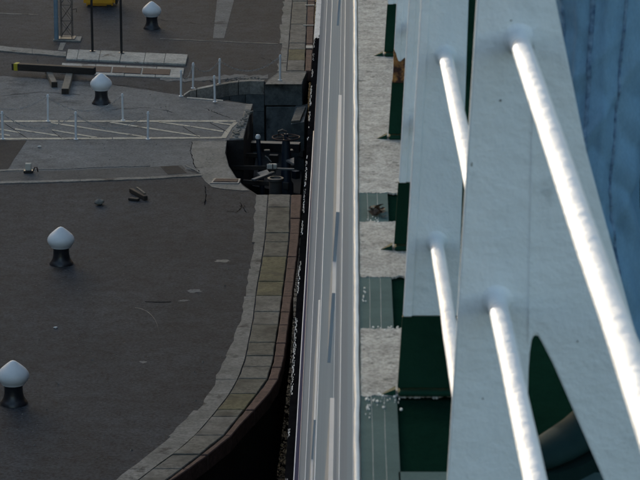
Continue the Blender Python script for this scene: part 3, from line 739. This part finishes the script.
# flakes of paint at the patch ends
fl = MB(); rnd = random.Random(4)
def flake(x, y, s):
    p = G(x, y, DECK); 
    bmm = [(p.x+s*math.cos(a)*rnd.uniform(.6,1.2), p.y+2.2*s*math.sin(a)*rnd.uniform(.6,1.2)) for a in [k*math.pi/3 for k in range(6)]]
    fl.prism(bmm, DECK-.001, DECK+.0022)
for k in range(34): flake(rnd.uniform(366,402), 394+abs(rnd.gauss(0, 7)), rnd.choice((.0006,.0009,.0012,.0016,.0026)))
for k in range(9): flake(rnd.uniform(362,367), rnd.uniform(287,303), rnd.uniform(.001,.0022))
for k in range(14): flake(rnd.uniform(366,402), 327+abs(rnd.gauss(0,1.5)), rnd.uniform(.001,.002))
for k in range(8): flake(rnd.uniform(362,372), 405+rnd.uniform(0,14), rnd.uniform(.001,.002))
for k in range(8): flake(rnd.uniform(366,388), 220+rnd.uniform(-3,3), rnd.uniform(.001,.002))
o = sp_(fl, 'paint_flakes', 'flake'); o['kind'] = 'stuff'

# dead leaves in the scupper
lf = MB(); rnd = random.Random(9); c0 = G(376, 214, DECK)
for k in range(26):
    p = c0 + Vector((rnd.gauss(0,.012), rnd.gauss(0,.028), rnd.uniform(.003,.012))); a = rnd.uniform(0, 6); s = rnd.uniform(.006,.013)
    u = Vector((math.cos(a), math.sin(a), rnd.uniform(-.5,.5))); v = Vector((-math.sin(a), math.cos(a), rnd.uniform(-.7,.7)))
    q = [p-u*s, p-u*s*.3+v*s*.6, p+u*s*.5+v*s*.5+Vector((0,0,.003)), p+u*s, p+u*s*.5-v*s*.5, p-u*s*.3-v*s*.55+Vector((0,0,.003))]
    for z in q: z.z = max(z.z, DECK+.001)
    lf.add(q, [(0,1,2,3),(0,3,4,5)])
o = lf.build('leaf_litter', 'leaf', fix=False); tag(o, 'small clump of dead brown leaves caught in the deck waterway', 'leaves', kind='stuff')

# ------------------------------------------------------------------ rail stanchions and rails
def shift(Y):
    if Y <= 5.39: return -.012*(Y - 3.77)
    t = min(1, (Y - 5.39)/1.05); return -.0194 + .0075*t*t*(3-2*t)
TOPH = 1.31
def plate(poly, t=.012, y=0.0):                 # (x,h) polygon, plate facing along the ship
    n = len(poly); vs = [(x, y-t/2, h) for x, h in poly] + [(x, y+t/2, h) for x, h in poly]
    return MB().add(vs, [tuple(range(n)), tuple(reversed(range(n, 2*n)))] + [(i, n+i, n+(i+1) % n, (i+1) % n) for i in range(n)])
LX = lambda h: .111 + .047*h                    # outboard edge
RAILS = [(.300, .180), (.655, .193), (1.005, .2155)]     # height, offset
def collar(st, h, x, r, name='weld_collar'):
    pts = [(0,-.030),(0,-.016),(0,-.008),(0,-.004)]
    b = MB().tube([(x,-.055,h),(x,-.030,h),(x,-.018,h),(x,-.011,h),(x,-.0075,h),(x,-.0055,h)], [r+.0001,r+.0006,r+.0016,r+.0035,r+.006,r+.0095], 20)
    b.build(name, 'white', st, smooth=True)
def plain_stanchion(Y):
    st = empty('rail_stanchion', (shift(Y), Y, DECK))
    pl_ = .155
    MB().add(*[(lambda m: (m.v, m.f))(plate([(LX(pl_),pl_),(.222,pl_),(.235,.8),(.245,TOPH),(LX(TOPH),TOPH)]))][0]).build('bar', 'white', st, bevel=.002)
    plate([(LX(0)-.002,.012),(.224,.012),(.2225,pl_-.0006),(LX(pl_)-.001,pl_-.0006)], .013).build('green_foot', 'green', st, bevel=.0015)
    plate([(LX(pl_)+.001,pl_),(LX(pl_)+.017,pl_),(LX(TOPH)+.017,TOPH-.01),(LX(TOPH)+.001,TOPH-.01)], .006, -.0085).build('flange', 'white', st, bevel=.0015)
    MB().box((.175,0,.006), (.13,.05,.010)).build('foot_plate', 'green', st, bevel=.003)
    MB().add([(.075,-.012,.0),(.105,-.02,.0),(.105,.02,.0),(.105,-.012,.012),(.105,.012,.012)], [(0,1,3),(0,3,4),(0,4,2),(1,2,4,3),(0,2,1)]).build('toe', 'green', st)
    for h, x in RAILS: collar(st, h, x, .0130)
    return st
ys_ = [5.39, 6.44, 7.54, 8.62, 9.75, 10.9, 12.0]
labs = ['flat white rail stanchion with green foot, next beyond the braced stanchion', 'flat white rail stanchion with green foot beside the leaf clump',
        'flat white rail stanchion with a rust patch above its green foot', 'flat white rail stanchion with green foot, beyond the rusty one'] + \
       ['flat white rail stanchion farther along the deck past the rusty one']*3
st0 = plain_stanchion(ys_[0])
for i, Y in enumerate(ys_):
    s = st0 if i == 0 else copy_tree(st0)
    s.location = (shift(Y), Y, DECK); tag(s, labs[i], 'stanchion', 'rail stanchions along the deck edge')
    if i == 2:
        rp = [(LX(.16)-.0005,.150),(LX(.2),.19),(LX(.22)-.0005,.215),(LX(.235),.236),(LX(.23)+.005,.228),(LX(.21)+.009,.216),(.133,.208),(.139,.205),(.150,.215),(.158,.195),(.150,.178),(.162,.165),(.158,.150)]
        plate([(x, h) for x, h in reversed(rp)], .0245, -.0005).build('rust_patch', 'rustbright', s)
# braced stanchion
Yb = 3.77
br = empty('braced_stanchion', (0, Yb, DECK)); tag(br, 'wide white braced stanchion with a splayed leg and triangular opening', 'stanchion', 'rail stanchions along the deck edge')
def dens2(p, k=1): return p
def rr(a, b_, c, n=5):
    out = []
    for i in range(n+1):
        t = i/n; out.append(((1-t)**2*a[0]+2*t*(1-t)*b_[0]+t*t*c[0], (1-t)**2*a[1]+2*t*(1-t)*b_[1]+t*t*c[1]))
    return out
outer = [(LX(.14),.14),(.234,.14)] + rr((.236,.56),(.238,.632),(.252,.60)) + [(.268,.569),(.341,.402),(.455,.14),(.60,.14),(.47,.40),(.376,.612),(.305,.86),(.262,1.055),(.252,TOPH),(LX(TOPH),TOPH)]
# left leg + right leg joined above the notch: order is outline of a concave plate
bmm = bmesh.new(); t = .012
va = [bmm.verts.new((x, -t/2, h)) for x, h in outer]; f = bmm.faces.new(va)
ret = bmesh.ops.extrude_face_region(bmm, geom=[f])
for v in [g for g in ret['geom'] if isinstance(g, bmesh.types.BMVert)]: v.co.y += t
bmesh.ops.recalc_face_normals(bmm, faces=bmm.faces)
sharp = [e for e in bmm.edges if len(e.link_faces) == 2 and e.calc_face_angle(0) > .8]
bmesh.ops.bevel(bmm, geom=sharp, offset=.0022, segments=2, affect='EDGES')
bmesh.ops.triangulate(bmm, faces=bmm.faces[:])
me = bpy.data.meshes.new('gusset'); bmm.to_mesh(me); bmm.free(); me.materials.append(M['white'])
gs = bpy.data.objects.new('gusset', me); COL.objects.link(gs); gs.parent = br
plate([(LX(0),.012),(.235,.012),(.2345,.1395),(LX(.14)-.001,.1395)], .013).build('green_foot', 'green', br, bevel=.0015)
plate([(.50,.012),(.68,.012),(.601,.1395),(.454,.1395)], .013).build('green_foot', 'green', br, bevel=.0015)
for x, wq in ((.17,.17), (.59,.22)): MB().box((x,0,.006), (wq,.085,.014)).build('foot_plate', 'green', br, bevel=.003)
MB().add([(.075,-.012,.0),(.095,-.02,.0),(.095,.02,.0),(.095,-.012,.012),(.095,.012,.012)], [(0,1,3),(0,3,4),(0,4,2),(1,2,4,3),(0,2,1)]).build('toe', 'green', br)
for h, x in RAILS: collar(br, h, x, .0130)
plate([(.2345,.60),(.2375,.60),(.2375,1.02),(.2345,1.02)], .003, -.0066).build('weld_seam', 'white', br)
for x, h, a_, c_ in ((.193,.925,.0016,.0014), (.2370,.80,.0006,.035), (.176,.52,.0011,.0010), (.30,.60,.0009,.0012), (.205,1.03,.0012,.0009), (.157,.84,.0008,.003)):
    plate([(x-a_,h-c_*.8),(x+a_*.6,h-c_),(x+a_,h+c_*.3),(x+a_*.2,h+c_),(x-a_*.8,h+c_*.5)], .002, -.0058).build('paint_nick', 'steel', br)
# rails: one pipe each from well behind the photographer to the last stanchion
for (h, x), lab in zip(RAILS + [(1.325, .236)], ['lowest white round rail pipe running through the stanchions just above the green feet',
        'middle white round rail pipe passing through the braced stanchion at the top of its opening', 'upper white round rail pipe passing through the braced stanchion beside the blue jeans',
        'topmost white handrail pipe on the stanchion heads']):
    pts, rs = [], []; N = 150
    for i in range(N+1):
        Y = -1.6 + 13.8*i/N
        wob = .0012*noise.noise(Vector((Y*2.2, h*9, 0)))
        pts.append((x+shift(Y)+wob, Y, DECK+h+.0012*noise.noise(Vector((Y*2.0, h*7, 4)))))
        rs.append((.0130 if h < 1.2 else .021) + .0006*noise.noise(Vector((Y*9, h*5, 8))))
    o = MB().tube(pts, rs, 24).build('rail_pipe', 'whitepipe', smooth=True); tag(o, lab, 'rail', 'ship guard rails')

# ================================================================== PERSON AT THE RAIL
px, py = .535, 5.10
per = empty('person', (px, py, DECK)); tag(per, 'person in blue jeans and dark blue shoes standing at the rail behind the braced stanchion', 'person')
hipL, hipR = Vector((-.09,0,.93)), Vector((.10,.03,.93))
kneL, kneR = Vector((-.108,-.035,.50)), Vector((.12,.0,.50))
ankL, ankR = Vector((-.055,.0,.085)), Vector((.15,.06,.085))
toeL, toeR = Vector((-.20,-.20,.03)), Vector((.16,-.15,.03))
def skin(name, nodes, edges, m, parent, sub=2, root=0):
    me = bpy.data.meshes.new(name); me.from_pydata([n_[0] for n_ in nodes], edges, []); o = bpy.data.objects.new(name, me); COL.objects.link(o)
    md = o.modifiers.new('Skin', 'SKIN'); md.use_smooth_shade = True
    if not me.skin_vertices: 
        bpy.context.view_layer.objects.active = o
    for i, n_ in enumerate(nodes):
        sv_ = me.skin_vertices[0].data[i]; sv_.radius = (n_[1], n_[2] if len(n_) > 2 else n_[1]); sv_.use_root = (i == root)
    ss = o.modifiers.new('Sub', 'SUBSURF'); ss.levels = sub; ss.render_levels = sub
    dg = bpy.context.evaluated_depsgraph_get(); m2 = bpy.data.meshes.new_from_object(o.evaluated_get(dg))
    bpy.data.objects.remove(o); m2.name = name; o = bpy.data.objects.new(name, m2); COL.objects.link(o)
    m2.materials.clear(); m2.materials.append(M[m])
    for p in m2.polygons: p.use_smooth = True
    o.parent = parent; return o
V = Vector
shL, shR = V((-.17,.02,1.43)), V((.19,.03,1.43)); elL, elR = V((-.27,-.02,1.22)), V((.30,-.05,1.18)); wrL, wrR = V((-.35,-.12,1.385)), V((.10,-.24,1.20))
nodes = [(V((0,0,.96)),.13,.10),(V((0,0,1.15)),.125,.095),(V((0,.01,1.36)),.15,.10),(V((0,.0,1.50)),.055),(V((-.02,-.01,1.57)),.055),(V((-.03,-.02,1.66)),.085,.095),(V((-.03,-.01,1.75)),.075,.085),
         (hipL,.085),(kneL,.055),(ankL,.036),(ankL.lerp(toeL,.45)+V((0,0,.0)),.024),(hipR,.085),(kneR,.055),(ankR,.036),(ankR.lerp(toeR,.45)+V((0,0,.0)),.024),
         (shL,.055),(elL,.04),(wrL,.026),(shR,.055),(elR,.04),(wrR,.026)]
ed = [(0,1),(1,2),(2,3),(3,4),(4,5),(5,6),(0,7),(7,8),(8,9),(9,10),(0,11),(11,12),(12,13),(13,14),(2,15),(15,16),(16,17),(2,18),(18,19),(19,20)]
def hand(wr, d, side, base):
    d = d.normalized(); s = d.cross(V((0,0,1))).normalized()*side
    k = len(nodes); nodes.append((wr+d*.07, .03, .016)); ed.append((base, k))
    for j, (o_, L) in enumerate(((-.028,.06),(-.010,.075),(.010,.072),(.028,.055))):
        a = len(nodes); nodes.append((wr+d*.10+s*o_, .009)); nodes.append((wr+d*(.10+L*.55)+s*o_*1.1-V((0,0,.012)), .0085)); nodes.append((wr+d*(.10+L*.85)+s*o_*1.1-V((0,0,.04)), .0075))
        ed.extend([(k,a),(a,a+1),(a+1,a+2)])
    a = len(nodes); nodes.append((wr+d*.045-s*.045-V((0,0,.01)), .010)); nodes.append((wr+d*.08-s*.055-V((0,0,.03)), .0085)); ed.extend([(k,a),(a,a+1)])
hand(wrL, V((-.05,-.1,-.02)), 1, 17); hand(wrR, V((-.12,-.05,-.02)), -1, 20)
skin('body', nodes, ed, 'skin', per, 2, 0)
# face
fc = V((-.045,-.105,1.675))
MB().add([fc+V((-.012,0,-.02)), fc+V((.012,0,-.02)), fc+V((0,-.028,-.022)), fc+V((0,.002,.03))], [(0,2,3),(2,1,3),(0,1,2)]).build('nose', 'skin', per, smooth=True)
for s in (-1, 1): MB().lathe([(.001,-.008),(.008,-.005),(.009,0),(.008,.005),(.001,.008)], fc+V((s*.032,.012,.025)), 10).build('eye', 'black', per, smooth=True)
hb = bmesh.new(); bmesh.ops.create_icosphere(hb, subdivisions=3, radius=1)
for v in hb.verts: v.co = V((v.co.x*.098-.03, v.co.y*.108+.012, max(v.co.z, -.55)*.112+1.725))
me = bpy.data.meshes.new('hair'); hb.to_mesh(me); hb.free(); me.materials.append(M['hair']); o = bpy.data.objects.new('hair', me); COL.objects.link(o); o.parent = per
jn = [(V((0,0,1.02)),.165,.125),(V((0,0,1.15)),.155,.12),(V((0,.01,1.36)),.165,.12),(V((0,.0,1.475)),.075),(shL,.072),(elL,.055),(wrL-(wrL-elL)*.06,.042),(shR,.072),(elR,.055),(wrR-(wrR-elR)*.06,.042)]
skin('jacket', jn, [(0,1),(1,2),(2,3),(2,4),(4,5),(5,6),(2,7),(7,8),(8,9)], 'jacket', per, 2, 0)
# jeans: lofted legs with folds
jb = MB(); side_paths = []
FOLDS = [(4.2,.70,.10,.007),(4.6,.62,.16,.009),(3.9,.55,-.14,.008),(4.4,.47,-.10,.009),(4.8,.41,.12,.007),(4.0,.33,.16,.008),(4.5,.26,-.12,.010),(4.1,.20,.08,.010),(4.7,.165,-.07,.009)]
def leg(hip, kne, ank, seed, top=.99):
    n, rings = 96, 170; vs, path = [], []
    for i in range(rings+1):
        h = top + (.125-top)*i/rings
        if h > kne.z: t = (hip.z-h)/(hip.z-kne.z); c = hip.lerp(kne, t)
        else: t = (kne.z-h)/(kne.z-ank.z); c = kne.lerp(ank, t)
        u = (top-h)/(top-.125)
        r = .112 - .030*min(1, u/.5) - .004*max(0, u-.5)
        if u > .86: r += .010*((u-.86)/.14)
        ring = []
        for k in range(n):
            a = 2*math.pi*k/n
            q = V((math.cos(a)*1.3, math.sin(a)*1.3, h*5.0 + .5*math.sin(a+seed)))
            fold = .011*noise.noise(q*1.3 + V((seed,0,0))) + .010*abs(noise.noise(V((math.cos(a)*1.5, math.sin(a)*1.5, h*11+a*.8+seed))))
            fold *= 1.0 + .9*math.exp(-((h-kne.z)/.12)**2) + 1.2*max(0, (u-.8)/.2)
            for (fa, fh, fsl, amp) in FOLDS:           # creases slanting round the leg
                da = math.atan2(math.sin(a-fa), math.cos(a-fa)); u_ = (h-fh) - fsl*da
                fold += amp*math.exp(-(u_/.016)**2)*math.exp(-(da/.75)**2)
            for (fa, sl, amp) in ((4.05,.35,.006), (4.75,-.25,.005)):
                da = math.atan2(math.sin(a-fa-sl*(h-.5)), math.cos(a-fa-sl*(h-.5))); fold += 1.5*amp*math.exp(-(da/.08)**2)
            rr_ = r + fold - .004
            ring.append(V((c.x + rr_*math.cos(a)*.98, c.y + rr_*math.sin(a)*1.05, h)))
        vs += ring; path.append(ring)
    fs = []
    for i in range(rings):
        for k in range(n): fs.append((i*n+k, (i+1)*n+k, (i+1)*n+(k+1) % n, i*n+(k+1) % n))
    # turn the hem inwards
    base = len(vs); last = path[-1]; cen = sum(last, V())/len(last)
    vs += [p + (cen-p)*.10 + V((0,0,.004)) for p in last] + [p + (cen-p)*.12 + V((0,0,.06)) for p in last]
    for k in range(n):
        fs.append((rings*n+k, base+k, base+(k+1) % n, rings*n+(k+1) % n)); fs.append((base+k, base+n+k, base+n+(k+1) % n, base+(k+1) % n))
    jb.add(vs, fs); return path
pL = leg(hipL, kneL, ankL, 1.3); pR = leg(hipR, kneR, ankR, 5.1)
n, vs = 40, []
for i in range(15):
    h = .86 + .19*i/14
    for k in range(n):
        a = 2*math.pi*k/n; q = .004*noise.noise(V((math.cos(a)*2, math.sin(a)*2, h*9)))
        sx = .195 - .03*(i/14)**2; vs.append(V((.005+(sx+q)*math.cos(a), .015+(.128+q)*math.sin(a), h)))
jb.add(vs, [(i*n+k, i*n+(k+1) % n, (i+1)*n+(k+1) % n, (i+1)*n+k) for i in range(14) for k in range(n)] + [tuple(reversed(range(n)))])
jo = jb.build('jeans', 'denim', per, fix=False)
for p in jo.data.polygons: p.use_smooth = True
def seam(path, k, wdt, name='seam'):
    b = MB(); N = len(path[0]); vs = []; fs = []
    for i, ring in enumerate(path):
        c = ring[k % N]; cen = sum(ring, V())/N; o_ = (c-cen).normalized(); t_ = V((-o_.y, o_.x, 0))
        puck = .0030*(.5+.5*math.sin(i*1.25))**2
        for s, hgt in ((-1,0.0002),(-.5,.0020+puck),(.5,.0020+puck),(1,.0002)): vs.append(c + t_*s*wdt + o_*hgt)
    for i in range(len(path)-1):
        for j in range(3): fs.append((i*4+j, (i+1)*4+j, (i+1)*4+j+1, i*4+j+1))
    b.add(vs, fs); o = b.build(name, 'seam', jo, fix=False)
    for p in o.data.polygons: p.use_smooth = True
seam(pL, int(96*.70), .0048); seam(pL, int(96*.20), .0048); seam(pL, int(96*.60), .0040); seam(pL, int(96*.80), .0030, 'crease'); seam(pR, int(96*.68), .0048)
for path in (pL, pR):
    ring = path[-4]; b = MB().tube([p for p in ring] + [ring[0]], .0016, 5, cap=False); b.build('hem_stitch', 'seam', jo)
# shoes
def shoe(ank, toe):
    d = (toe-ank); d.z = 0; L = d.length + .10; d.normalize(); s = V((-d.y, d.x, 0)); heel = V((ank.x, ank.y, 0)) - d*.06
    vs, fs = [], []; n = 16; prof = [(0,.025,.06),(.03,.036,.095),(.10,.038,.105),(.17,.040,.085),(.26,.045,.062),(.36,.046,.052),(.43,.036,.045),(.47,.012,.03)]
    k_ = L/.47*1.0
    for (t, wd_, ht) in prof:
        for k in range(n):
            a = 2*math.pi*k/n; vs.append(heel + d*t*k_ + s*wd_*math.cos(a) + V((0,0,.022 + ht/2 + ht/2*math.sin(a)*(1 if math.sin(a) > 0 else .9))))
    for i in range(len(prof)-1):
        for k in range(n): fs.append((i*n+k, i*n+(k+1) % n, (i+1)*n+(k+1) % n, (i+1)*n+k))
    fs += [tuple(range(n)), tuple(range((len(prof)-1)*n, len(prof)*n))]
    o = MB().add(vs, fs).build('shoe', 'shoe', per, smooth=True)
    pts = [heel + d*t*k_ + s*wd_*1.12 for t, wd_, ht in prof] + [heel + d*t*k_ - s*wd_*1.12 for t, wd_, ht in reversed(prof)]
    if sum(a.x*c.y-c.x*a.y for a, c in zip(pts, pts[1:]+pts[:1])) < 0: pts.reverse()
    MB().prism([(p.x, p.y) for p in pts], -.006, .026).build('sole', 'sole', o)
shoe(ankL, toeL); shoe(ankR, toeR)
